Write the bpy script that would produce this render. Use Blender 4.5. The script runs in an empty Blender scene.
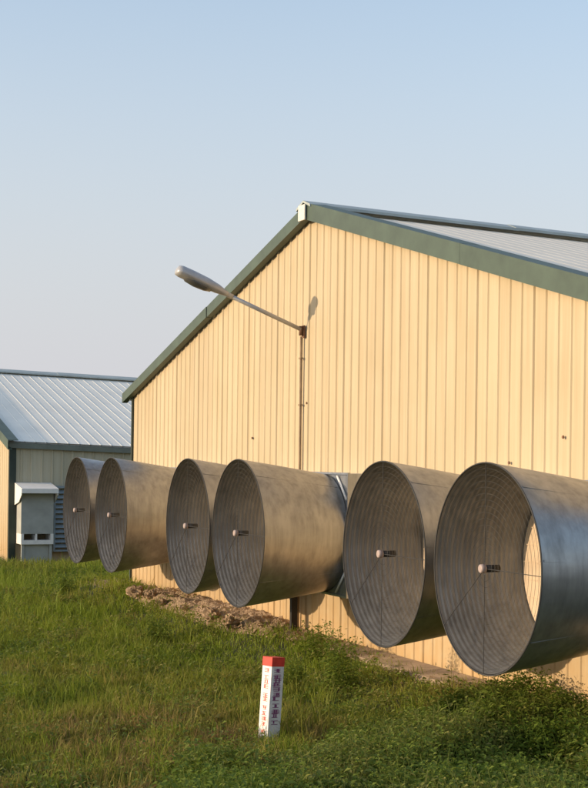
import bpy, math, random
import numpy as np
from mathutils import Vector, noise

random.seed(7)
rng = np.random.default_rng(11)
SC = bpy.context.scene
COL = SC.collection
EYE = 2.2
A = math.radians(22.7)
CA, SA = math.cos(A), math.sin(A)

def W(t, s, z=0.0):
    """site frame (t = into the houses, s = along the gables) -> world"""
    return Vector((t*CA - s*SA, t*SA + s*CA, z))

def to_ts(x, y):
    return x*CA + y*SA, -x*SA + y*CA

# ------------------------------------------------------------------ materials
def newmat(name):
    m = bpy.data.materials.new(name)
    m.use_nodes = True
    nt = m.node_tree
    nt.nodes.clear()
    out = nt.nodes.new('ShaderNodeOutputMaterial')
    b = nt.nodes.new('ShaderNodeBsdfPrincipled')
    nt.links.new(b.outputs[0], out.inputs[0])
    return m, nt, b

def N(nt, kind, **kw):
    n = nt.nodes.new(kind)
    for k, v in kw.items():
        setattr(n, k, v)
    return n

def coords(nt, scale=(1, 1, 1), world=False):
    if world:
        g = N(nt, 'ShaderNodeNewGeometry'); src = g.outputs['Position']
    else:
        g = N(nt, 'ShaderNodeTexCoord'); src = g.outputs['Object']
    mp = N(nt, 'ShaderNodeMapping')
    mp.inputs['Scale'].default_value = scale
    nt.links.new(src, mp.inputs[0])
    return mp.outputs[0]

def noise_tex(nt, vec, scale, detail=4, rough=.55):
    n = N(nt, 'ShaderNodeTexNoise')
    n.inputs['Scale'].default_value = scale
    n.inputs['Detail'].default_value = detail
    n.inputs['Roughness'].default_value = rough
    nt.links.new(vec, n.inputs['Vector'])
    return n.outputs['Fac']

def ramp(nt, fac, stops):
    r = N(nt, 'ShaderNodeValToRGB')
    el = r.color_ramp.elements
    while len(el) < len(stops):
        el.new(.5)
    for e, (p, c) in zip(el, stops):
        e.position = p
        e.color = (c[0], c[1], c[2], 1) if not isinstance(c, (int, float)) else (c, c, c, 1)
    nt.links.new(fac, r.inputs[0])
    return r.outputs[0]

def mixc(nt, a, b, fac, mode='MIX'):
    m = N(nt, 'ShaderNodeMix', data_type='RGBA', blend_type=mode)
    for val, idx in ((fac, 0), (a, 6), (b, 7)):
        if hasattr(val, 'is_linked'):
            nt.links.new(val, m.inputs[idx])
        elif idx == 0:
            m.inputs[0].default_value = val
        else:
            m.inputs[idx].default_value = (val[0], val[1], val[2], 1)
    return m.outputs[2]

def bump(nt, b, h, strength=.3, dist=.01):
    n = N(nt, 'ShaderNodeBump')
    n.inputs['Strength'].default_value = strength
    n.inputs['Distance'].default_value = dist
    nt.links.new(h, n.inputs['Height'])
    nt.links.new(n.outputs[0], b.inputs['Normal'])

def simple(name, col, rough=.6, metal=0.0, var=.15, scale=6.0, spec=.5):
    m, nt, b = newmat(name)
    v = coords(nt)
    f = noise_tex(nt, v, scale, 5)
    c = ramp(nt, f, [(.3, [x*(1-var) for x in col]), (.7, [min(1, x*(1+var)) for x in col])])
    nt.links.new(c, b.inputs['Base Color'])
    b.inputs['Roughness'].default_value = rough
    b.inputs['Metallic'].default_value = metal
    b.inputs['Specular IOR Level'].default_value = spec
    return m

def wall_mat(name, col):
    """painted ribbed sheet: per-sheet tint, faint vertical streaks, splash dirt near the ground"""
    m, nt, b = newmat(name)
    tc = N(nt, 'ShaderNodeTexCoord')
    sep = N(nt, 'ShaderNodeSeparateXYZ'); nt.links.new(tc.outputs['Object'], sep.inputs[0])
    # sheet index from the two horizontal axes together
    add = N(nt, 'ShaderNodeMath', operation='ADD')
    nt.links.new(sep.outputs[0], add.inputs[0]); nt.links.new(sep.outputs[1], add.inputs[1])
    dv = N(nt, 'ShaderNodeMath', operation='DIVIDE'); dv.inputs[1].default_value = .94
    nt.links.new(add.outputs[0], dv.inputs[0])
    fl = N(nt, 'ShaderNodeMath', operation='FLOOR'); nt.links.new(dv.outputs[0], fl.inputs[0])
    wn = N(nt, 'ShaderNodeTexWhiteNoise', noise_dimensions='1D'); nt.links.new(fl.outputs[0], wn.inputs['W'])
    sheet = ramp(nt, wn.outputs['Value'], [(0, .93), (1, 1.0)])
    vs = coords(nt, (3.0, 3.0, .12))
    streak = ramp(nt, noise_tex(nt, vs, 3.5, 5, .6), [(.3, (.86, .84, .80)), (.6, (1, 1, 1))])
    blot = ramp(nt, noise_tex(nt, coords(nt), 1.1, 6, .6), [(.3, (.93, .93, .90)), (.6, (1, 1, 1))])
    c = mixc(nt, col, sheet, 1.0, 'MULTIPLY')
    c = mixc(nt, c, streak, 1.0, 'MULTIPLY')
    c = mixc(nt, c, blot, 1.0, 'MULTIPLY')
    # dirt splash
    mr = N(nt, 'ShaderNodeMapRange'); mr.inputs['From Min'].default_value = .05
    mr.inputs['From Max'].default_value = 1.2; mr.inputs['To Min'].default_value = 1; mr.inputs['To Max'].default_value = 0
    nt.links.new(sep.outputs[2], mr.inputs['Value'])
    nz = noise_tex(nt, coords(nt, (2, 2, 1)), 4, 6, .65)
    mu = N(nt, 'ShaderNodeMath', operation='MULTIPLY'); nt.links.new(mr.outputs[0], mu.inputs[0]); nt.links.new(nz, mu.inputs[1])
    c = mixc(nt, c, (.42, .24, .08), mu.outputs[0])
    nt.links.new(c, b.inputs['Base Color'])
    b.inputs['Roughness'].default_value = .55
    b.inputs['Specular IOR Level'].default_value = .3
    return m

def galv_mat(name, base=(.46, .45, .43), rough=.34):
    """weathered galvanised steel"""
    m, nt, b = newmat(name)
    tcg = N(nt, 'ShaderNodeTexCoord'); oi = N(nt, 'ShaderNodeObjectInfo')
    sc_ = N(nt, 'ShaderNodeMath', operation='MULTIPLY'); sc_.inputs[1].default_value = 37.0
    nt.links.new(oi.outputs['Random'], sc_.inputs[0])
    ad_ = N(nt, 'ShaderNodeVectorMath', operation='ADD')
    nt.links.new(tcg.outputs['Object'], ad_.inputs[0]); nt.links.new(sc_.outputs[0], ad_.inputs[1])
    v = ad_.outputs[0]
    f1 = noise_tex(nt, v, 2.0, 7, .62)
    mpg = N(nt, 'ShaderNodeMapping'); mpg.inputs['Scale'].default_value = (4.5, 4.5, .5); nt.links.new(v, mpg.inputs[0])
    f2 = noise_tex(nt, mpg.outputs[0], 3.2, 6, .6)
    c = ramp(nt, f1, [(.28, [x*.72 for x in base]), (.62, base), (.8, [x*1.12 for x in base])])
    c2 = ramp(nt, f2, [(.32, .74), (.6, 1.0)])
    c = mixc(nt, c, c2, 1.0, 'MULTIPLY')
    nt.links.new(c, b.inputs['Base Color'])
    b.inputs['Metallic'].default_value = .8
    r = ramp(nt, f1, [(.25, rough+.16), (.75, rough)])
    nt.links.new(r, b.inputs['Roughness'])
    bump(nt, b, noise_tex(nt, coords(nt, (1.0, 2.2, 2.2)), 1.6, 2), .35, .02)
    return m

M = {}
M['wall'] = wall_mat('cream_sheet', (.535, .44, .295))
M['wall_shade'] = wall_mat('cream_sheet_shade', (.50, .46, .34))  # same cream sheet as the gables, greyed: side-wall shade put into the colour
M['green'] = simple('green_trim', (.062, .092, .068), .5, 0, .18, 4)
M['darkgreen'] = simple('dark_corner_trim', (.025, .04, .03), .6, 0, .2, 4)
M['roof'] = simple('pale_roof_sheet', (.86, .76, .60), .5, 0, .07, 1.3)
M['roof_pale'] = simple('white_roof_sheet', (.80, .77, .68), .62, 0, .06, 1.3)
M['cap'] = simple('ridge_cap_paint', (.36, .40, .38), .45, 0, .15, 2)
M['gutter'] = simple('gutter_paint', (.16, .18, .15), .5, 0, .2, 3)
M['galv'] = galv_mat('galvanised_outer', (.45, .44, .42), .30)
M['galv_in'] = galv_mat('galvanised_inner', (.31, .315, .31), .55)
M['galv_box'] = galv_mat('galvanised_box', (.50, .52, .54), .28)
M['wire'] = simple('guard_wire', (.035, .035, .034), .75, .0, .2, 8)
M['dark'] = simple('dark_iron', (.03, .028, .026), .6, .3, .2, 8)
M['hub'] = simple('hub_plastic', (.36, .29, .27), .5, 0, .1, 8)
M['shutter'] = simple('dusty_shutter', (.56, .44, .31), .6, .1, .14, 5)
M['white'] = simple('white_paint', (.78, .76, .72), .5, 0, .06, 9)
M['grey'] = simple('grey_panel', (.36, .37, .34), .6, 0, .12, 5)
M['blue'] = simple('blue_slat', (.24, .285, .31), .5, 0, .2, 5)
M['lampgrey'] = simple('lamp_shell', (.42, .42, .42), .38, .25, .1, 9)
M['glass'] = simple('lamp_lens', (.10, .10, .095), .25, 0, .1, 6)
M['rust'] = simple('rusty_steel', (.17, .085, .045), .75, .1, .35, 25)
M['conduit'] = simple('conduit', (.24, .17, .10), .7, 0, .25, 10)
M['red'] = simple('red_paint', (.62, .045, .03), .5, 0, .15, 18)
M['ink_red'] = simple('ink_red', (.55, .10, .09), .6, 0, .2, 30)
M['ink_violet'] = simple('ink_violet', (.22, .06, .16), .6, 0, .2, 30)
M['postwhite'] = simple('post_white', (.74, .72, .70), .6, 0, .12, 22)
M['plate'] = simple('peak_plate', (.62, .62, .58), .5, 0, .1, 30)

def soil_mat():
    m, nt, b = newmat('sandy_soil')
    v = coords(nt, world=True)
    f = noise_tex(nt, v, 2.6, 8, .65)
    g = noise_tex(nt, v, 26, 6, .7)
    c = ramp(nt, f, [(.28, (.27, .18, .105)), (.5, (.44, .31, .195)), (.72, (.58, .43, .28))])
    c = mixc(nt, c, ramp(nt, g, [(.3, .62), (.65, 1.0)]), 1.0, 'MULTIPLY')
    nt.links.new(c, b.inputs['Base Color'])
    b.inputs['Roughness'].default_value = .95
    bump(nt, b, g, .9, .03)
    return m
M['soil'] = soil_mat()
M['concrete'] = simple('stained_concrete', (.34, .25, .165), .9, 0, .35, 5)

def ground_mat():
    m, nt, b = newmat('turf_ground')
    v = coords(nt, world=True)
    f = noise_tex(nt, v, .8, 8, .6)
    g = noise_tex(nt, v, 14, 6, .7)
    c = ramp(nt, f, [(.35, (.035, .055, .014)), (.5, (.05, .06, .018)), (.68, (.085, .065, .03))])
    c = mixc(nt, c, ramp(nt, g, [(.3, .55), (.65, 1.1)]), 1.0, 'MULTIPLY')
    nt.links.new(c, b.inputs['Base Color'])
    b.inputs['Roughness'].default_value = .95
    bump(nt, b, g, .8, .05)
    return m
M['ground'] = ground_mat()

def leaf_mat(name, fresh, mid, dry, trans=.42):
    m, nt, b = newmat(name)
    at = N(nt, 'ShaderNodeAttribute', attribute_name='tint')
    c = ramp(nt, at.outputs['Fac'], [(0, fresh), (.5, mid), (1, dry)])
    nt.links.new(c, b.inputs['Base Color'])
    b.inputs['Roughness'].default_value = .62
    b.inputs['Specular IOR Level'].default_value = .25
    tr = N(nt, 'ShaderNodeBsdfTranslucent')
    nt.links.new(c, tr.inputs['Color'])
    mx = N(nt, 'ShaderNodeMixShader'); mx.inputs[0].default_value = trans
    nt.links.new(b.outputs[0], mx.inputs[1]); nt.links.new(tr.outputs[0], mx.inputs[2])
    out = [n for n in nt.nodes if n.type == 'OUTPUT_MATERIAL'][0]
    nt.links.new(mx.outputs[0], out.inputs[0])
    return m
M['grass'] = leaf_mat('grass_blades', (.195, .265, .024), (.235, .225, .042), (.33, .205, .10))
M['weed'] = leaf_mat('weed_leaves', (.13, .195, .024), (.19, .245, .038), (.29, .27, .075))

# ------------------------------------------------------------------ helpers
class MB:
    def __init__(self): self.v = []; self.f = []; self.smooth = []
    def quad(self, a, b, c, d, sm=False):
        n = len(self.v); self.v += [a, b, c, d]; self.f.append((n, n+1, n+2, n+3)); self.smooth.append(sm)
    def box(self, x0, x1, y0, y1, z0, z1):
        n = len(self.v)
        self.v += [(x, y, z) for x in (x0, x1) for y in (y0, y1) for z in (z0, z1)]
        for q in ((0, 1, 3, 2), (4, 6, 7, 5), (0, 4, 5, 1), (2, 3, 7, 6), (0, 2, 6, 4), (1, 5, 7, 3)):
            self.f.append(tuple(n+i for i in q)); self.smooth.append(False)
        return self
    def prism(self, pts, off):
        """closed polygon pts (3-D) extruded by vector off"""
        n = len(self.v); k = len(pts)
        self.v += [tuple(p) for p in pts] + [tuple(Vector(p)+Vector(off)) for p in pts]
        self.f.append(tuple(range(n, n+k))[::-1]); self.smooth.append(False)
        self.f.append(tuple(range(n+k, n+2*k))); self.smooth.append(False)
        for i in range(k):
            j = (i+1) % k
            self.f.append((n+i, n+j, n+k+j, n+k+i)); self.smooth.append(False)
        return self
    def grid(self, rows, sm=True, closed=False):
        """rows: list of equal-length lists of points"""
        n = len(self.v); k = len(rows[0])
        for r in rows: self.v += [tuple(p) for p in r]
        kk = k if closed else k-1
        for i in range(len(rows)-1):
            for j in range(kk):
                j2 = (j+1) % k
                self.f.append((n+i*k+j, n+i*k+j2, n+(i+1)*k+j2, n+(i+1)*k+j)); self.smooth.append(sm)
        return self
    def tube(self, pts, rad, seg=10, cap=True):
        rows = []
        pts = [Vector(p) for p in pts]
        rads = rad if isinstance(rad, (list, tuple)) else [rad]*len(pts)
        for i, p in enumerate(pts):
            d = (pts[min(i+1, len(pts)-1)] - pts[max(i-1, 0)]).normalized()
            ref = Vector((0, 0, 1)) if abs(d.z) < .9 else Vector((1, 0, 0))
            a = d.cross(ref).normalized(); b = d.cross(a).normalized()
            rows.append([p + (a*math.cos(q)+b*math.sin(q))*rads[i] for q in [2*math.pi*k/seg for k in range(seg)]])
        n = len(self.v)
        self.grid(rows, True, True)
        if cap:
            self.f.append(tuple(range(n, n+seg))[::-1]); self.smooth.append(False)
            m = n+(len(rows)-1)*seg
            self.f.append(tuple(range(m, m+seg))); self.smooth.append(False)
        return self
    def build(self, name, mat, parent=None, loc=None, rz=None):
        me = bpy.data.meshes.new(name)
        me.from_pydata([tuple(p) for p in self.v], [], self.f)
        me.materials.append(mat)
        me.polygons.foreach_set('use_smooth', self.smooth)
        me.update()
        import bmesh
        bm = bmesh.new(); bm.from_mesh(me)
        bmesh.ops.recalc_face_normals(bm, faces=bm.faces)
        bm.to_mesh(me); bm.free()
        o = bpy.data.objects.new(name, me); COL.objects.link(o)
        if parent is not None: o.parent = parent
        if loc is not None: o.location = loc
        if rz is not None: o.rotation_euler = (0, 0, rz)
        return o

def tag(o, label=None, cat=None, group=None, kind=None):
    if label: o['label'] = label
    if cat: o['category'] = cat
    if group: o['group'] = group
    if kind: o['kind'] = kind
    return o

def empty(name, loc, rz=A):
    e = bpy.data.objects.new(name, None); COL.objects.link(e)
    e.location = loc; e.rotation_euler = (0, 0, rz); e.empty_display_size = .2
    return e

def copy_tree(o, parent=None):
    c = o.copy(); COL.objects.link(c)
    if parent is not None: c.parent = parent
    for ch in [x for x in list(bpy.data.objects) if x.parent == o]:
        copy_tree(ch, c)
    return c

# ------------------------------------------------------------------ ground
HOUSE_T = 7.5
def smooth01(x): x = max(0., min(1., x)); return x*x*(3-2*x)
def gz(x, y):
    t, s = to_ts(x, y)
    d = math.hypot(x, y)
    k = smooth01((t-5.9)/1.1)
    if s > 25.6: k *= smooth01(1-(s-25.6)/1.5)
    z = -.22 + .2*k
    fade = 1 if d < 45 else 0
    z += fade*(noise.noise(Vector((x*.35, y*.35, 3.1)))*.07 + noise.noise(Vector((x*1.3, y*1.3, 7.7)))*.025)
    if s > 27: z += .06*min(1, (s-27)/4)
    return z

def axis(lo, hi, step, outer):
    a = list(np.arange(lo, hi+step*.5, step))
    left, right = [], []
    d = step
    p = lo
    while p > -outer: d *= 1.35; p -= d; left.append(p)
    d = step; p = a[-1]
    while p < outer: d *= 1.35; p += d; right.append(p)
    return left[::-1] + a + right
xs = axis(-12, 9, .22, 2500); ys = axis(4, 40, .22, 2500)
g = MB()
g.grid([[(x, y, gz(x, y)) for x in xs] for y in ys], True)
go = g.build('ground', M['ground']); tag(go, kind='structure')

# eroded sandy bank along the foot of the gable wall
b = MB(); rows = []
for s in np.arange(8.6, 25.9, .03):
    row = []
    wob = noise.noise(Vector((s*.9, 0, 5.)))*.22 + noise.noise(Vector((s*3.1, 0, 1.)))*.10
    big = (.015 + .14*smooth01((s-16.9)/1.5))*(1-.8*smooth01((s-22.4)/.7))
    for j in range(41):
        u = j/40
        tin = 6.92 - .30*smooth01((s-16.8)/1.6)
        t = tin + wob*(1-u)*.7 + u*(7.52-tin)
        p = W(t, s)
        base = gz(p.x, p.y)
        prof = smooth01(u/.45)
        rough = noise.fractal(Vector((t*7, s*7, 2.)), .7, 2.1, 6)*.05 + abs(noise.noise(Vector((t*3.2, s*3.2, 9.))))*.10
        z = base - .03 + prof*(big*.8 + rough*(.35+.4*smooth01((s-16.9)/1.5)) + .02)
        row.append((p.x, p.y, z))
    rows.append(row)
b.grid(rows, False)
bk = b.build('dirt_bank', M['soil']); tag(bk, kind='structure')

# ------------------------------------------------------------------ houses
def rib_profile(x0, x1, pitch, w, h, phase=0.0):
    """list of (x, height) of a trapezoid-ribbed sheet"""
    pts = [(x0, 0)]
    k = math.ceil((x0+w-phase)/pitch)
    x = phase + k*pitch
    w0, h0 = w, h
    while x + w0*1.5 < x1:
        lap = (k % 5 == 0) and pitch < .23
        w, h = (w0*1.35, h0*1.4) if lap else (w0, h0)
        k += 1
        pts += [(x-w*.5-.006, 0), (x-w*.5+.006, h), (x+w*.5-.006, h), (x+w*.5+.006, 0)]
        x += pitch
    pts.append((x1, 0))
    return pts

def make_house(origin, half, eave, ridge, length, wallm, sidem, roofm, label, group, seams=True, fall=.03):
    H = empty('poultry_house', origin)
    tag(H, label, 'building', group)
    sl = (ridge-eave)/half
    top = lambda y: ridge - abs(y)*sl
    # gable wall: ribbed sheet standing proud of t=0 toward -t
    m = MB(); pr = rib_profile(-half, half, .215, .034, .013, .06)
    m.grid([[(-h, y, -.25) for y, h in pr], [(-h, y, top(y)-.01) for y, h in pr]], False)
    gw = m.build('gable_wall', wallm, H)
    # side walls
    for sg in (-1, 1):
        m = MB(); pr = rib_profile(0, length, .235, .040, .020)
        m.grid([[(t, sg*(half+h), -.4-fall*t) for t, h in pr], [(t, sg*(half+h), eave-.02-fall*t) for t, h in pr]], False)
        m.build('side_wall', sidem, H)
    m = MB()
    m.quad((length, -half, -1.5), (length, half, -1.5), (length, half, eave-fall*length), (length, -half, eave-fall*length))
    m.build('back_wall', sidem, H)
    # roof
    oh = .06
    for sg in (-1, 1):
        m = MB(); pr = rib_profile(-.08, length+.1, .25, .03, .006 if roofm is M['roof_pale'] else .003, .05)
        ye = half+oh
        up = lambda y, t, h: ridge + .075 - abs(y)*sl + h - fall*t
        nseg = 1
        m.grid([[(t, 0, up(0, t, h)) for t, h in pr], [(t, sg*ye, up(ye, t, h)) for t, h in pr]], False)
        m.grid([[(t, 0, up(0, t, h)-.03) for t, h in pr], [(t, sg*ye, up(ye, t, h)-.03) for t, h in pr]], False)
        rf = m.build('roof', roofm, H)
        # gutter board along the eave
        m = MB()
        m.prism([(-.06, sg*(half+.03), up(ye, 0, 0)-.15), (-.06, sg*(ye+.03), up(ye, 0, 0)-.15),
                 (-.06, sg*(ye+.03), up(ye, 0, 0)-.035), (-.06, sg*(half+.03), up(ye, 0, 0)-.035)],
                (length, 0, -fall*length))
        m.build('gutter', M['gutter'], H)
        # rake trim, in lengths with an open joint
        joints = [.0, .52, 1.04] if sg < 0 else [.0, .47, 1.04]
        for a0, a1 in zip(joints[:-1], joints[1:]):
            y0, y1 = sg*half*a0 + sg*.012, sg*(half*a1) - sg*.006
            z0, z1 = ridge - abs(y0)*sl, ridge - abs(y1)*sl
            dt = .0 if a0 == 0 else -.008
            lo, hi = (.045, .115) if sg > 0 else (.055, .160)
            m = MB()
            # fascia leaf with a lip below and a flange lapping the roof
            m.prism([(-.12+dt, y0, z0-lo), (-.12+dt, y1, z1-lo), (-.12+dt, y1, z1+hi), (-.12+dt, y0, z0+hi)], (.012, 0, 0))
            m.prism([(-.107+dt, y0, z0-lo), (-.107+dt, y1, z1-lo), (-.107+dt, y1, z1-lo+.012), (-.107+dt, y0, z0-lo+.012)], (.085, 0, 0))
            m.prism([(-.107+dt, y0, z0+hi-.012), (-.107+dt, y1, z1+hi-.012), (-.107+dt, y1, z1+hi), (-.107+dt, y0, z0+hi)], (.22, 0, 0))
            m.build('rake_trim', M['green'], H)
        # corner trim
        m = MB()
        m.box(-.035, .12, sg*(half-.02) if sg > 0 else sg*(half+.035), sg*(half+.035) if sg > 0 else sg*(half-.02), -.3, eave-.03)
        m.build('corner_trim', M['darkgreen'] if sidem is M['wall_shade'] else M['wall'], H)
    # ridge cap in overlapping lengths
    t = -.135; k = 0
    m = MB()
    while t < length:
        L = 3.0
        zt = ridge + .158 + (.006 if k % 2 else 0)
        sec = [(0, zt+.018), (.22, zt-.22*sl), (.225, zt-.22*sl-.035), (.0, zt-.008)]
        for sg in (-1, 1):
            m.prism([(t, sg*y, z - fall*t) for y, z in sec], (L+.05, 0, -fall*(L+.05)))
        t += L; k += 1
    m.build('ridge_cap', M['cap'], H)
    return H

main = make_house(W(HOUSE_T, 17.42, 0), 7.85, 3.30, 5.32, 45, M['wall'], M['wall_shade'], M['roof'],
                  'cream ribbed metal house with green gable trim and six exhaust fans on its wall', 'poultry houses', fall=.03)
far = make_house(W(6.95, 40.6, -.02), 7.67, 2.50, 4.47, 55, M['wall'], M['wall_shade'], M['roof_pale'],
                 'low grey house with white ribbed roof behind, left of the big cream gable', 'poultry houses', fall=.03)
# parts only the main gable has
m = MB(); m.box(-.155, -.135, -.10, .11, 5.245, 5.44); m.build('peak_plate', M['plate'], main)
for (y, z) in ((.06, 2.93), (-5.88, 2.44), (1.98, 2.50), (-4.94, 2.2)):
    m = MB(); m.tube([(-.018, y, z), (-.030, y, z)], .015, 8)
    m.build('fixing_bolt', M['rust'], main)

# ------------------------------------------------------------------ fans
RE, RB, LC, HZ = .85, .685, 1.08, 1.352
def make_fan():
    F = empty('exhaust_fan', W(6.0, 0, 0))
    seg = 96
    ring = lambda r, x: [(x, r*math.cos(2*math.pi*k/seg), HZ + r*math.sin(2*math.pi*k/seg)) for k in range(seg)]
    m = MB()
    rows = []
    for i in range(25):
        u = i/24
        r = RE + (RB-RE)*u + .004*math.sin(u*math.pi)
        rows.append(ring(r, u*LC))
    m.grid(rows, True, True)
    # longitudinal lap seams of the sheet
    for ang in (38, 128, 218, 308, 352, 172):
        a = math.radians(ang)
        for (da, hh) in ((.010, .004),):
            pts = []
            for u in (0.02, .98):
                r = RE + (RB-RE)*u
                pts.append([(u*LC, (r+e)*math.cos(a+d), HZ+(r+e)*math.sin(a+d)) for d, e in ((-da, .001), (-da, hh), (da, hh), (da, .001))])
            m.grid(pts, False, True)
    m.build('cone', M['galv'], F)
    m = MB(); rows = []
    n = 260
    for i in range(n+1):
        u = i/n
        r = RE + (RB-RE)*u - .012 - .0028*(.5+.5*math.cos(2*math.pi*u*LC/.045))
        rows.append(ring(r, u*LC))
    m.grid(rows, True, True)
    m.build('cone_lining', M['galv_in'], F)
    m = MB(); rows = []
    for i in range(9):
        q = 2*math.pi*i/8
        rows.append(ring(RE-.004+.007*math.cos(q), .0+.007*math.sin(q)))
    m.grid(rows, True, True)
    m.build('rim', M['wire'], F)
    # guard: wire rings and spokes
    m = MB()
    for r in np.arange(.10, RE-.02, .05):
        rows = []
        for i in range(5):
            q = 2*math.pi*i/4
            rows.append(ring(r+0.0014*math.cos(q), .006+0.0014*math.sin(q)))
        m.grid(rows, True, True)
    for ang in (-90, -38, 90, 180):
        a = math.radians(ang)
        m.tube([(.0, .05*math.cos(a), HZ+.05*math.sin(a)), (.0, RE*math.cos(a), HZ+RE*math.sin(a))], 0.0032, 6, False)
    m.build('guard', M['wire'], F)
    m = MB()
    m.tube([(-.045, 0, HZ), (-.04, 0, HZ), (.0, 0, HZ)], [.026, .035, .038], 20)
    hb = m.build('hub', M['hub'], F)
    m = MB(); m.tube([(.001, 0, HZ), (.13, 0, HZ)], .030, 14); m.build('shaft', M['dark'], hb)
    # shutter deep inside the cone
    m = MB(); rs = RE + (RB-RE)*.73 - .02
    m.grid([[(.79, 0, HZ)]*seg, ring(rs, .79)], False, True)
    for z in np.arange(-.6, .61, .15):
        w = math.sqrt(rs*rs-z*z)-.02
        m.box(.780, .789, -w, w, HZ+z-.004, HZ+z+.004)
    m.build('shutter', M['shutter'], F)
    # square housing between cone and wall
    hw = .70; x0, x1 = LC, 1.497
    m = MB()
    m.box(x0+.01, x1, -hw, -hw+.012, HZ-hw, HZ+hw); m.box(x0+.01, x1, hw-.012, hw, HZ-hw, HZ+hw)
    m.box(x0+.01, x1, -hw+.013, hw-.013, HZ+hw-.012, HZ+hw); m.box(x0+.01, x1, -hw+.013, hw-.013, HZ-hw, HZ-hw+.012)
    sq = []
    for k in range(seg):
        a = 2*math.pi*k/seg; c, s_ = math.cos(a), math.sin(a); q = hw/max(abs(c), abs(s_))
        sq.append((x0+.009, q*c, HZ+q*s_))
    m.grid([sq, ring(RB-.01, x0+.009)], False, True)
    for sg in (-1, 1):                                    # folded front flange
        m.box(x0-.022, x0+.007, sg*hw-.012, sg*hw+.012, HZ-hw-.012, HZ+hw+.012)
        m.box(x0-.022, x0+.007, -hw+.013, hw-.013, HZ+sg*hw-.012, HZ+sg*hw+.012)
    hs = m.build('housing', M['galv_box'], F)
    for sy in (-1, 1):
        for sz in (-1, 1):
            m = MB(); m.tube([(x0-.012, sy*(hw-.30), HZ+sz*(hw-.03)), (x0-.012, sy*(hw-.03), HZ+sz*(hw-.30))], .014, 6)
            m.build('brace', M['white'], hs)
    return F
fans = [(23.36, 'leftmost galvanised exhaust fan cone, the farthest and smallest of the six'),
        (21.34, 'second exhaust fan cone from the left, just in front of the farthest one'),
        (17.80, 'exhaust fan cone third from the left, below and left of the wall lamp conduit'),
        (16.00, 'exhaust fan cone fourth from the left, above the red and white marker post'),
        (12.23, 'fifth exhaust fan cone from the left, second largest, beside the nearest one'),
        (10.37, 'nearest and largest exhaust fan cone at right, with a sunlit crescent inside')]
proto = make_fan()
for i, (s, lab) in enumerate(fans):
    o = proto if i == 0 else copy_tree(proto)
    o.location = W(6.0, s, 0)
    tag(o, lab, 'exhaust fan', 'exhaust fans along the gable wall')

# ------------------------------------------------------------------ wall lamp
Lm = empty('wall_lamp', W(HOUSE_T-.02, 17.60, 3.83)); 
tag(Lm, 'grey cobra head lamp on a long rising arm fixed high on the cream gable', 'lamp')
# arm direction in local (t, s, z)
a0 = Vector((-.05, 0, .05)); tip = Vector((-1.66, .02, .68)); dr = (tip-a0).normalized()
m = MB(); m.tube([a0, a0+dr*1.15], .027, 12); m.tube([a0+dr*1.0, a0+dr*1.16], .034, 12); m.build('arm', M['lampgrey'], Lm)
side = dr.cross(Vector((0, 0, 1))).normalized(); upv = side.cross(dr).normalized()
if upv.z < 0: upv = -upv
def loft(m, secs, lo=-1, hi=1, seg=24):
    rows = []
    for d, w, ht, hb, off in secs:
        row = []
        for k in range(seg):
            q = 2*math.pi*k/seg
            h = ht if math.sin(q) >= 0 else hb
            row.append(a0 + dr*d + side*(w*math.cos(q)) + upv*(h*math.sin(q)+off))
        rows.append(row)
    n = len(m.v); m.grid(rows, True, True)
    m.f.append(tuple(range(n, n+seg))); m.smooth.append(True)
    e = n+(len(rows)-1)*seg; m.f.append(tuple(range(e, e+seg))); m.smooth.append(True)
m = MB()
loft(m, [(1.06, .032, .03, .03, 0), (1.12, .05, .045, .03, 0), (1.22, .085, .07, .045, 0), (1.38, .105, .088, .055, 0),
         (1.60, .112, .092, .062, 0), (1.74, .108, .088, .062, 0), (1.785, .09, .074, .052, 0), (1.80, .05, .04, .03, 0)])
hd = m.build('lamp_head', M['lampgrey'], Lm)
m = MB()
loft(m, [(1.30, .05, .01, .03, -.035), (1.38, .088, .01, .05, -.035), (1.52, .095, .01, .058, -.035), (1.64, .08, .01, .045, -.035), (1.69, .03, .01, .015, -.035)])
m.build('lens', M['glass'], hd)
m = MB(); m.tube([(-.045, 0, -.03), (-.045, 0, .09)], .026, 12); m.box(-.02, .0, -.035, .035, -.06, .10)
m.build('bracket', M['rust'], Lm)
# conduit down the wall
m = MB(); m.tube([(-.022, 0, .0), (-.022, 0, 3.79)], .017, 8)
for z in (.9, 1.9, 2.9, 3.5): m.box(-.042, -.004, -.03, .03, z, z+.02)
cd = m.build('conduit', M['conduit'], None, W(HOUSE_T-.02, 17.64, .0), A); tag(cd, 'thin brown conduit running down the gable wall from the lamp', 'pipe')
m = MB(); m.box(-.04, .04, -.03, .03, -.15, .72)
pp = m.build('wooden_stake', M['dark'], None, W(7.32, 17.45, .0), A); tag(pp, 'dark upright stake against the wall base under the third and fourth fans', 'stake')

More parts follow.
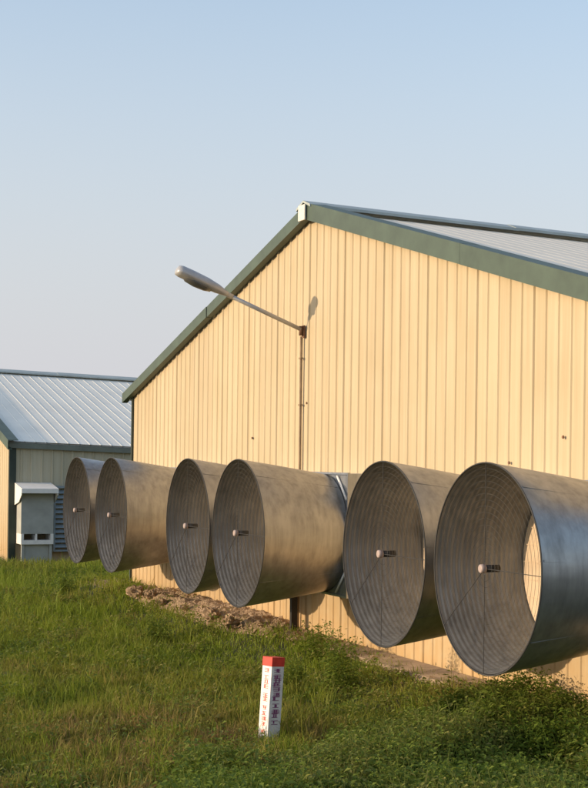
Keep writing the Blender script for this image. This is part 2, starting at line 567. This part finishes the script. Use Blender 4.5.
# ------------------------------------------------------------------ marker post
px, py = -.19, 12.85
MP = empty('marker_post', (px, py, gz(px, py)-.02), math.radians(38))
MP.rotation_euler = (math.radians(-1), math.radians(4.5), math.radians(38))
tag(MP, 'white square marker post with red top and red lettering leaning in the grass', 'marker post')
hw = .066
m = MB()
m.prism([(-hw, -hw, -.2), (hw, -hw, -.2), (hw, hw, -.2), (-hw, hw, -.2)], (0, 0, .87)); 
sh = m.build('shaft', M['postwhite'], MP)
m = MB(); m.box(-hw-.002, hw+.002, -hw-.002, hw+.002, .671, .742)
m.prism([(-hw-.002, -hw-.002, .7425), (hw+.002, -hw-.002, .7425), (hw+.002, hw+.002, .7425), (-hw-.002, hw+.002, .7425)], (0, 0, .006))
m.build('red_top', M['red'], MP)
def glyph(m, face, cu, cz, w, h, seed):
    """blocky hand-painted character; face 'L' = -X side, 'R' = -Y side"""
    r = random.Random(seed); w *= 1.1
    bars = []
    ny = r.choice([2, 3, 3, 4])
    for i in range(ny):
        z = cz - h*.42 + h*.84*i/(ny-1)
        l = w*(.34 + .14*r.random())
        bars.append((cu-l, cu+l, z-h*.07, z+h*.07))
    for i in range(r.choice([1, 2, 2])):
        x = cu + w*(r.random()-.5)*.55
        bars.append((x-w*.08, x+w*.08, cz-h*(.2+.25*r.random()), cz+h*(.2+.25*r.random())))
    for k, (u0, u1, z0, z1) in enumerate(bars):
        e = .0015 + .0004*(k % 2) + .0002*(k // 2)
        if face == 'L': m.box(-hw-e, -hw-.0002, u0, u1, z0, z1)
        else: m.box(u0, u1, -hw-e, -hw-.0002, z0, z1)
for k, z in enumerate((.635, .575, .535, .495, .42, .385, .315, .265, .22, .175, .11)):
    m = MB(); glyph(m, 'L', 0.0, z, .062, .034, 30+k); m.build('character', M['ink_red'], sh)
for k, z in enumerate((.635, .585, .55, .515, .475, .43, .395, .335, .285, .25, .19)):
    m = MB(); glyph(m, 'R', .004*((k % 3)-1), z, .082, .036, 60+k); m.build('character', M['ink_violet'], sh)

# ------------------------------------------------------------------ things on the far house's side wall
S2 = 40.6-7.67
B = empty('inlet_box', W(7.45, S2-.02, 0)); tag(B, 'grey box under a white sloping hood against the far house wall', 'ventilation box')
m = MB(); m.box(-.36, .36, -.50, 0, .50, 1.40); m.build('body', M['grey'], B)
m = MB()
m.box(-.36, .36, -.52, -.02, .27, .36); m.box(-.36, -.30, -.52, -.02, .361, .499); m.box(.30, .36, -.52, -.02, .361, .499)
m.box(-.04, .0, -.50, -.04, .361, .499)
m.build('sill', M['white'], B)
for x in (-.31, .31):
    m = MB(); m.box(x-.03, x+.03, -.48, -.42, -.3, .269); m.build('leg', M['grey'], B)
m = MB(); m.box(-.27, .27, -.44, -.40, -.2, .269); m.build('skirt_panel', M['grey'], B)
m = MB()
m.prism([(-.41, 0, 1.62), (-.41, -.75, 1.50), (-.41, -.75, 1.40), (-.41, -.72, 1.40), (-.41, -.72, 1.48), (-.41, 0, 1.59)], (.82, 0, 0))
m.prism([(-.409, -.02, 1.585), (-.409, -.72, 1.475), (-.409, -.72, 1.36), (-.409, -.45, 1.20), (-.409, -.02, 1.12)], (.02, 0, 0))
m.prism([(.389, -.02, 1.585), (.389, -.72, 1.475), (.389, -.72, 1.36), (.389, -.45, 1.20), (.389, -.02, 1.12)], (.02, 0, 0))
m.build('hood', M['white'], B)
Lp = empty('louvre_panel', W(8.45, S2-.03, 0)); tag(Lp, 'blue grey slatted panel on the far house wall, right of the hooded box', 'louvre')
m = MB()
for x in (-.52, -.18, .18, .50): m.box(x-.02, x+.02, -.10, 0, .12, 1.5)
m.box(-.54, .54, -.11, 0, 1.5, 1.55); m.box(-.54, .54, -.11, 0, .08, .12)
m.build('frame', M['blue'], Lp)
m = MB()
for z in np.arange(.17, 1.46, .11):
    m.prism([(-.50, -.09, z), (-.50, -.085, z), (-.50, -.02, z+.075), (-.50, -.025, z+.075)], (1.0, 0, 0))
m.build('slats', M['blue'], Lp)

# concrete edging at the wall foot, half buried
m = MB(); rows = []
for s_ in np.arange(9.3, 17.4, .12):
    e = .02*noise.noise(Vector((s_*1.7, 0, 44.)))
    p = [W(t_, s_, z_) for t_, z_ in ((7.02+e, -.30), (7.02+e, .005+e*.6), (7.05+e, .03+e*.6), (7.475, .04), (7.475, -.3))]
    rows.append(p)
m.grid(rows, False)
kb = m.build('concrete_edging', M['concrete']); tag(kb, kind='structure')
# grit and broken bits strewn over the bank
m = MB()
for i in range(900):
    s_ = random.uniform(9.6, 22.9); t_ = random.uniform(6.75, 7.4)
    if s_ < 16.8 and random.random() < .6: continue
    rr = random.choice([.012, .018, .022, .035, .05])*random.uniform(.7, 1.3)
    p = W(t_, s_); z_ = gz(p.x, p.y) + (.12 if s_ > 17.4 else .06)*random.uniform(.5, 1)
    q = [Vector((p.x, p.y, z_)) + Vector((random.gauss(0, 1), random.gauss(0, 1), random.gauss(0, .7))).normalized()*rr for _ in range(4)]
    n_ = len(m.v); m.v += [tuple(a) for a in q]
    for f_ in ((0, 1, 2), (0, 3, 1), (1, 3, 2), (2, 3, 0)): m.f.append(tuple(n_+k for k in f_)); m.smooth.append(False)
gt_ = m.build('grit', M['soil']); tag(gt_, 'sandy grit and broken bits strewn over the bank at the wall foot', 'grit', kind='stuff')

# clods and stones along the bank
cl0 = None
spots = [(6.75, 22.5, .15), (6.85, 22.0, .11), (6.8, 21.3, .08), (6.85, 19.6, .11), (6.8, 19.1, .15), (6.95, 18.7, .09), (6.75, 18.2, .12), (6.8, 20.3, .07)]
for i, (t, s, r) in enumerate(spots):
    m = MB(); sd = i*3.7; rows = []
    for a in range(17):
        th = math.pi*a/16; row = []
        for k in range(26):
            ph = 2*math.pi*k/26
            d = Vector((math.sin(th)*math.cos(ph), math.sin(th)*math.sin(ph), math.cos(th)))
            q = r*.75*(1+.5*noise.noise(d*1.6+Vector((sd, 0, 0)))+.3*noise.noise(d*4+Vector((0, sd, 0)))+.15*noise.noise(d*11+Vector((0, sd, 0))))
            row.append((d.x*q*1.25, d.y*q, d.z*q*.75))
        rows.append(row)
    m.grid(rows, False, True)
    p = W(t, s); o = m.build('clod', M['soil'], None, (p.x, p.y, gz(p.x, p.y)+r*.35+.08), sd)
    where = ('beneath the two farthest fans' if s > 20.5 else 'beneath the third fan' if s > 18 else 'between marker post and fourth fan' if s > 14 else 'beneath the fifth fan')
    order = 1+sum(1 for q in spots[:i] if (q[1] > 20.5) == (s > 20.5) and (q[1] > 18) == (s > 18) and (q[1] > 14) == (s > 14))
    size = {.15: 'large', .12: 'big', .11: 'middling', .09: 'smallish', .08: 'small', .07: 'little', .06: 'tiny'}[r]
    tag(o, '%s sandy clod on the dirt bank %s' % (size, where), 'clod', 'clods of earth on the bank')

# ------------------------------------------------------------------ vegetation
def raw_mesh(name, verts, loops, starts, totals, tint, mat):
    me = bpy.data.meshes.new(name)
    me.vertices.add(len(verts)); me.vertices.foreach_set('co', verts.astype(np.float32).ravel())
    me.loops.add(len(loops)); me.loops.foreach_set('vertex_index', loops.astype(np.int32))
    me.polygons.add(len(starts)); me.polygons.foreach_set('loop_start', starts.astype(np.int32)); me.polygons.foreach_set('loop_total', totals.astype(np.int32))
    a = me.attributes.new('tint', 'FLOAT', 'POINT'); a.data.foreach_set('value', tint.astype(np.float32))
    me.materials.append(mat)
    me.update(calc_edges=True)
    o = bpy.data.objects.new(name, me); COL.objects.link(o)
    return o

def blades(name, P, Hh, Wd, lean, tint, mat):
    """P (n,3) roots; two-joint curved blades facing random ways"""
    n = len(P)
    az = rng.uniform(0, 2*np.pi, n); fa = rng.uniform(0, 2*np.pi, n)
    dx, dy = np.cos(az)*lean*Hh, np.sin(az)*lean*Hh
    wx, wy = np.cos(fa)*Wd*.5, np.sin(fa)*Wd*.5
    V = np.zeros((n, 5, 3))
    for i, (u, ww) in enumerate(((0, 1.0), (.55, .8))):
        cx = P[:, 0]+dx*u*u; cy = P[:, 1]+dy*u*u; cz = P[:, 2]+Hh*u*(1-.15*lean*u)
        V[:, 2*i, 0] = cx-wx*ww; V[:, 2*i, 1] = cy-wy*ww; V[:, 2*i, 2] = cz
        V[:, 2*i+1, 0] = cx+wx*ww; V[:, 2*i+1, 1] = cy+wy*ww; V[:, 2*i+1, 2] = cz
    V[:, 4, 0] = P[:, 0]+dx; V[:, 4, 1] = P[:, 1]+dy; V[:, 4, 2] = P[:, 2]+Hh*(1-.35*lean)
    base = (np.arange(n)*5)[:, None]
    L = (base+np.array([0, 1, 3, 2, 2, 3, 4])[None, :]).ravel()
    st = ((np.arange(n)*7)[:, None]+np.array([0, 4])[None, :]).ravel()
    to = np.tile([4, 3], n)
    return raw_mesh(name, V.reshape(-1, 3), L, st, to, np.repeat(tint, 5), mat)

def field(n, y0, y1, power, xm=1.3):
    """random roots over the view wedge, thinning with distance"""
    u = rng.random(n)
    y = (y0**(1-power) + u*(y1**(1-power)-y0**(1-power)))**(1/(1-power)) if power != 1 else y0*(y1/y0)**u
    x = rng.uniform(-1, 1, n)*(.205*y+xm)
    return x, y

def pn(x, y, f, o): return noise.noise(Vector((x*f, y*f, o)))

def weedmask(x, y):
    """leafy weeds take over the near right corner and along the right"""
    px_ = 294+1488*x/y
    e = 0
    line = 12.1 + max(0, (px_-240))/348*2.6 + .7*pn(x, y, .9, 4.)     # weeds nearer than this
    if px_ < 190: line = 11.0 + .4*pn(x, y, .9, 4.) - (190-px_)*.02
    return line - y

def grassfield(count, y0, y1, power):
    X, Y = field(count, y0, y1, power)
    P = []; H_ = []; T = []; WD = []
    for x, y in zip(X, Y):
        t, s = to_ts(x, y)
        if s < 25.5:
            edge = 6.98 - .30*smooth01((s-16.8)/1.6) + .5*smooth01((s-22.5)/.6) + .35*pn(x, y, 1.3, 2.) + .25*pn(x, y, 4, 3.)
            if t > edge: 
                if t > 7.35 or random.random() > (.38 if s > 17.5 else .60): continue
        elif s > 32.3 and t > 6.7: continue
        elif t > 14: continue
        # hide none behind the marker post's foot
        if pn(x, y, 2.1, 8.) + pn(x, y, 7, 1.)*.5 < -.40 and random.random() < .65: continue
        wm = weedmask(x, y)
        if wm > .3 and random.random() < .55: continue
        hh = (.13 + .08*pn(x, y, .7, 6.) + .07*pn(x, y, 2.6, 16.))
        if s < 25.5 and t > 5.6: hh *= .8
        if y > 22: hh *= 1.5
        hh = max(.05, hh)*random.uniform(.55, 1.5)
        if random.random() < .02: hh *= 1.8
        dry = .5*pn(x, y, .45, 11.) + .35*pn(x, y, 1.7, 12.) + .22*pn(x, y, 6., 13.)
        near = smooth01((15.5-y)/4)
        base = .24 + .27*near + dry*(.55+.7*near)
        if y > 17: base -= .10
        T.append(max(0, min(1, base + random.gauss(0, .13))))
        P.append((x, y, gz(x, y)-.01)); H_.append(hh); WD.append((.0045+.00030*y)*random.uniform(.7, 1.3))
    P = np.array(P); n = len(P)
    return P, np.array(H_), np.array(WD), np.array(T)
P1, H1, W1, T1 = grassfield(300000, 8.0, 34, 1.15)
gr = blades('grass', P1, H1, W1, rng.uniform(.1, .95, len(P1)), T1, M['grass'])
tag(gr, 'mixed green and brownish grass covering the ground before the fans', 'grass', kind='stuff')
# bright taller tufts
def tufts(cands):
    P = []; H_ = []; T = []; WD = []
    for x, y, n, h, tn in cands:
        for _ in range(n):
            r = random.random()**.7*.16; q = random.uniform(0, 6.283)
            xx, yy = x+r*math.cos(q), y+r*math.sin(q)
            P.append((xx, yy, gz(xx, yy)-.01)); H_.append(h*random.uniform(.5, 1.15)); T.append(max(0, min(1, tn+random.gauss(0, .08)))); WD.append(.008*random.uniform(.7, 1.3))
    return np.array(P), np.array(H_), np.array(WD), np.array(T)
c = []
X, Y = field(700, 9, 30, 1.0)
for x, y in zip(X, Y):
    t, s = to_ts(x, y)
    if (s < 25.5 and t > 6.3) or (s > 32.3 and t > 6.6): continue
    if abs(x+.19) < .25 and 12.2 < y < 13.0: continue
    c.append((x, y, 45, random.uniform(.14, .30), random.choice([.02, .1, .2, .35, .6])))
Pt, Ht, Wt, Tt = tufts(c)
gt = blades('grass', Pt, Ht, Wt, rng.uniform(.1, .7, len(Pt)), Tt, M['grass'])
tag(gt, 'taller bright tufts of grass standing out of the short turf', 'grass', kind='stuff')

def leaf_cloud(name, plants, mat):
    """each plant: stem with small pointed leaves; (x,y,z,h,nleaf,leafsize,tint,spread)"""
    V = []; L = []; st = []; to = []; T = []
    nl = 0
    for (x, y, z, h, n, ls, tn, sp) in plants:
        la = random.uniform(0, 6.283); lx, ly = math.cos(la)*sp*.5, math.sin(la)*sp*.5
        # stem
        i0 = len(V)
        V += [(x-.003, y, z), (x+.003, y, z), (x+lx*h+.002, y+ly*h, z+h), (x+lx*h-.002, y+ly*h, z+h)]
        T += [min(1, tn+.25)]*4
        L += [i0, i0+1, i0+2, i0+3]; st.append(nl); to.append(4); nl += 4
        for k in range(n):
            u = .12 + .88*(k+random.random())/n
            az = k*2.4 + random.uniform(-.5, .5)
            r0 = random.random()*sp*h*.55*(1.1-.6*u)
            cx, cy, cz = x+lx*h*u+r0*math.cos(az), y+ly*h*u+r0*math.sin(az), z+h*u
            s_ = ls*random.uniform(.6, 1.25)*(1.1-.45*u)
            pit = random.uniform(-.5, .75)
            d = Vector((math.cos(az)*math.cos(pit), math.sin(az)*math.cos(pit), math.sin(pit)))
            sd = Vector((-math.sin(az), math.cos(az), random.uniform(-.5, .5))).normalized()*s_*.27
            c0 = Vector((cx, cy, cz)); mid = c0+d*s_*.45+Vector((0, 0, s_*.10)); e = c0+d*s_-Vector((0, 0, s_*.15))
            i0 = len(V)
            V += [tuple(c0), tuple(mid-sd), tuple(e), tuple(mid+sd)]
            tv = max(0, min(1, tn+random.gauss(0, .16))); T += [tv]*4
            L += [i0, i0+1, i0+2, i0, i0+2, i0+3]; st += [nl, nl+3]; to += [3, 3]; nl += 6
    return raw_mesh(name, np.array(V), np.array(L), np.array(st), np.array(to), np.array(T), mat)
plants = []
X, Y = field(24000, 7.2, 16.5, 1.0)
for x, y in zip(X, Y):
    t, s = to_ts(x, y)
    if t > (7.3 if s < 12.5 else 6.9) and s < 25.5: continue
    if abs(x+.19) < .28 and 11.7 < y < 12.95: continue
    wm = weedmask(x, y)
    if wm < 0: continue
    clump = pn(x, y, 1.1, 21.) + .5*pn(x, y, 3, 22.)
    if wm < .8 and clump < -.05: continue
    h = (.24 + .30*clump + .12*pn(x, y, .55, 77.))*smooth01(.35+wm*.6)
    if t > 6.0: h *= .8
    h = max(.07, h)*random.uniform(.7, 1.25)
    plants.append((x, y, gz(x, y)-.01, h, int(8+h*42), .068, .38+.5*pn(x, y, .8, 30.)+random.gauss(0, .1), .8))
wd = leaf_cloud('weeds', plants, M['weed'])
bushes = []
X, Y = field(420, 8.5, 15.5, 1.0)
for x, y in zip(X, Y):
    t, s = to_ts(x, y)
    if weedmask(x, y) < .35 or t > 6.6: continue
    if abs(x+.19) < .55 and 11.3 < y < 12.95: continue
    R = random.uniform(.16, .34); hb_ = R*random.uniform(1.0, 1.5); tb = random.uniform(.1, .75)
    for k in range(int(20*R/.2)):
        q = random.uniform(0, 6.283); d_ = math.sqrt(random.random())*R
        xx, yy = x+d_*math.cos(q), y+d_*math.sin(q)
        bushes.append((xx, yy, gz(xx, yy), hb_*math.sqrt(max(.08, 1-(d_/R)**2))*random.uniform(.85, 1.15), 24, .075, tb+random.gauss(0, .05), .7))
wb = leaf_cloud('bushy_weeds', bushes, M['weed'])
tag(wb, 'rounded mounds of bushy weeds in the near right corner', 'weeds', kind='stuff')
sparse = []
X, Y = field(5200, 9.5, 30, 1.1)
for x, y in zip(X, Y):
    t, s = to_ts(x, y)
    if (s < 25.5 and t > 7.0) or (s > 32.3 and t > 6.6) or weedmask(x, y) > .2: continue
    if abs(x+.19) < .2 and 12.2 < y < 12.95: continue
    if pn(x, y, .8, 41.) < .0 and random.random() < .8: continue
    h = random.uniform(.08, .24)
    sparse.append((x, y, gz(x, y)-.01, h, int(6+h*40), .05+.0015*y, random.choice([.2, .4, .6, .95]), .9))
ws = leaf_cloud('ground_cover', sparse, M['weed'])
tag(ws, 'scattered small leafy plants among the grass on the left slope', 'ground cover', kind='stuff')
tag(wd, 'dense dark green leafy weeds filling the near right corner', 'weeds', kind='stuff')
# individual tall weeds
tall = [(6.3, 13.75, .72, 90, 'tall feathery weed below the gap between fourth and fifth fans'),
        (6.7, 15.3, .45, 50, 'thin weed against the wall under the fourth fan'),
        (6.4, 11.0, .42, 60, 'leafy weed in front of the wall under the nearest fan'),
        (6.9, 10.6, .34, 46, 'short weed at the wall foot right of the nearest fan mouth'),
        (6.0, 14.3, .36, 50, 'low bushy weed in front of the fifth fan'),
        (5.9, 18.6, .40, 60, 'bushy weed on the edge of the bank below the third fan'),
        (6.3, 25.0, .38, 50, 'weed at the far end of the dirt bank beside the corner')]
for t, s, h, n, lab in tall:
    p = W(t, s); k = gz(p.x, p.y)
    base = (p.x, p.y, k)
    pl = [(random.gauss(0, .05), random.gauss(0, .05), -.02, h*random.uniform(.7, 1.05), n, .06, .35, .45) for _ in range(9)]
    o = leaf_cloud('weed_plant', pl, M['weed']); o.location = base
    tag(o, lab, 'weed', 'tall weeds along the bank')

# ------------------------------------------------------------------ camera
cam = bpy.data.cameras.new('camera'); co = bpy.data.objects.new('camera', cam); COL.objects.link(co)
co.location = (0, 0, EYE)
co.rotation_euler = (math.radians(90), -.013, 0)
cam.sensor_width = 36; cam.sensor_fit = 'AUTO'
cam.lens = 36*1488/788
cam.shift_y = 66/788
cam.clip_end = 6000
SC.camera = co

# ------------------------------------------------------------------ light
RATIO = .18; ELEV = 10.5
d = (W(1, -RATIO, 0)).normalized()
el = math.radians(ELEV)
ray = Vector((d.x*math.cos(el), d.y*math.cos(el), -math.sin(el)))     # travel direction of sunlight
sun = bpy.data.lights.new('sun', 'SUN'); so = bpy.data.objects.new('sun', sun); COL.objects.link(so)
so.rotation_euler = ray.to_track_quat('-Z', 'Y').to_euler()
sun.energy = 2.0; sun.angle = math.radians(.6); sun.color = (1, .76, .50)
w = bpy.data.worlds.new('World'); SC.world = w; w.use_nodes = True
nt = w.node_tree; nt.nodes.clear()
out = nt.nodes.new('ShaderNodeOutputWorld'); bg = nt.nodes.new('ShaderNodeBackground'); sky = nt.nodes.new('ShaderNodeTexSky')
sky.sky_type = 'NISHITA'; sky.sun_disc = False
sky.sun_elevation = el
tosun = -ray
sky.sun_rotation = math.atan2(tosun.x, tosun.y)
sky.air_density = 1.0; sky.dust_density = 2.5; sky.ozone_density = 1.5
bg.inputs[1].default_value = .15
# thin evening haze low in the sky, by elevation of the view ray
tcw = nt.nodes.new('ShaderNodeTexCoord'); spw = nt.nodes.new('ShaderNodeSeparateXYZ'); nt.links.new(tcw.outputs['Generated'], spw.inputs[0])
rw = nt.nodes.new('ShaderNodeValToRGB'); rw.color_ramp.interpolation = 'EASE'
e_ = rw.color_ramp.elements; e_[0].position = 0; e_[0].color = (.95, .95, .95, 1); e_[1].position = .42; e_[1].color = (.17, .17, .17, 1)
nt.links.new(spw.outputs[2], rw.inputs[0])
mw = nt.nodes.new('ShaderNodeMix'); mw.data_type = 'RGBA'
nt.links.new(rw.outputs[0], mw.inputs[0]); nt.links.new(sky.outputs[0], mw.inputs[6]); mw.inputs[7].default_value = (1.93, 1.93, 2.08, 1)
nt.links.new(mw.outputs[2], bg.inputs[0]); nt.links.new(bg.outputs[0], out.inputs[0])
vs = SC.view_settings
vs.view_transform = 'Standard'; vs.look = 'None'; vs.gamma = 1; vs.use_curve_mapping = False
vs.exposure = 1.2
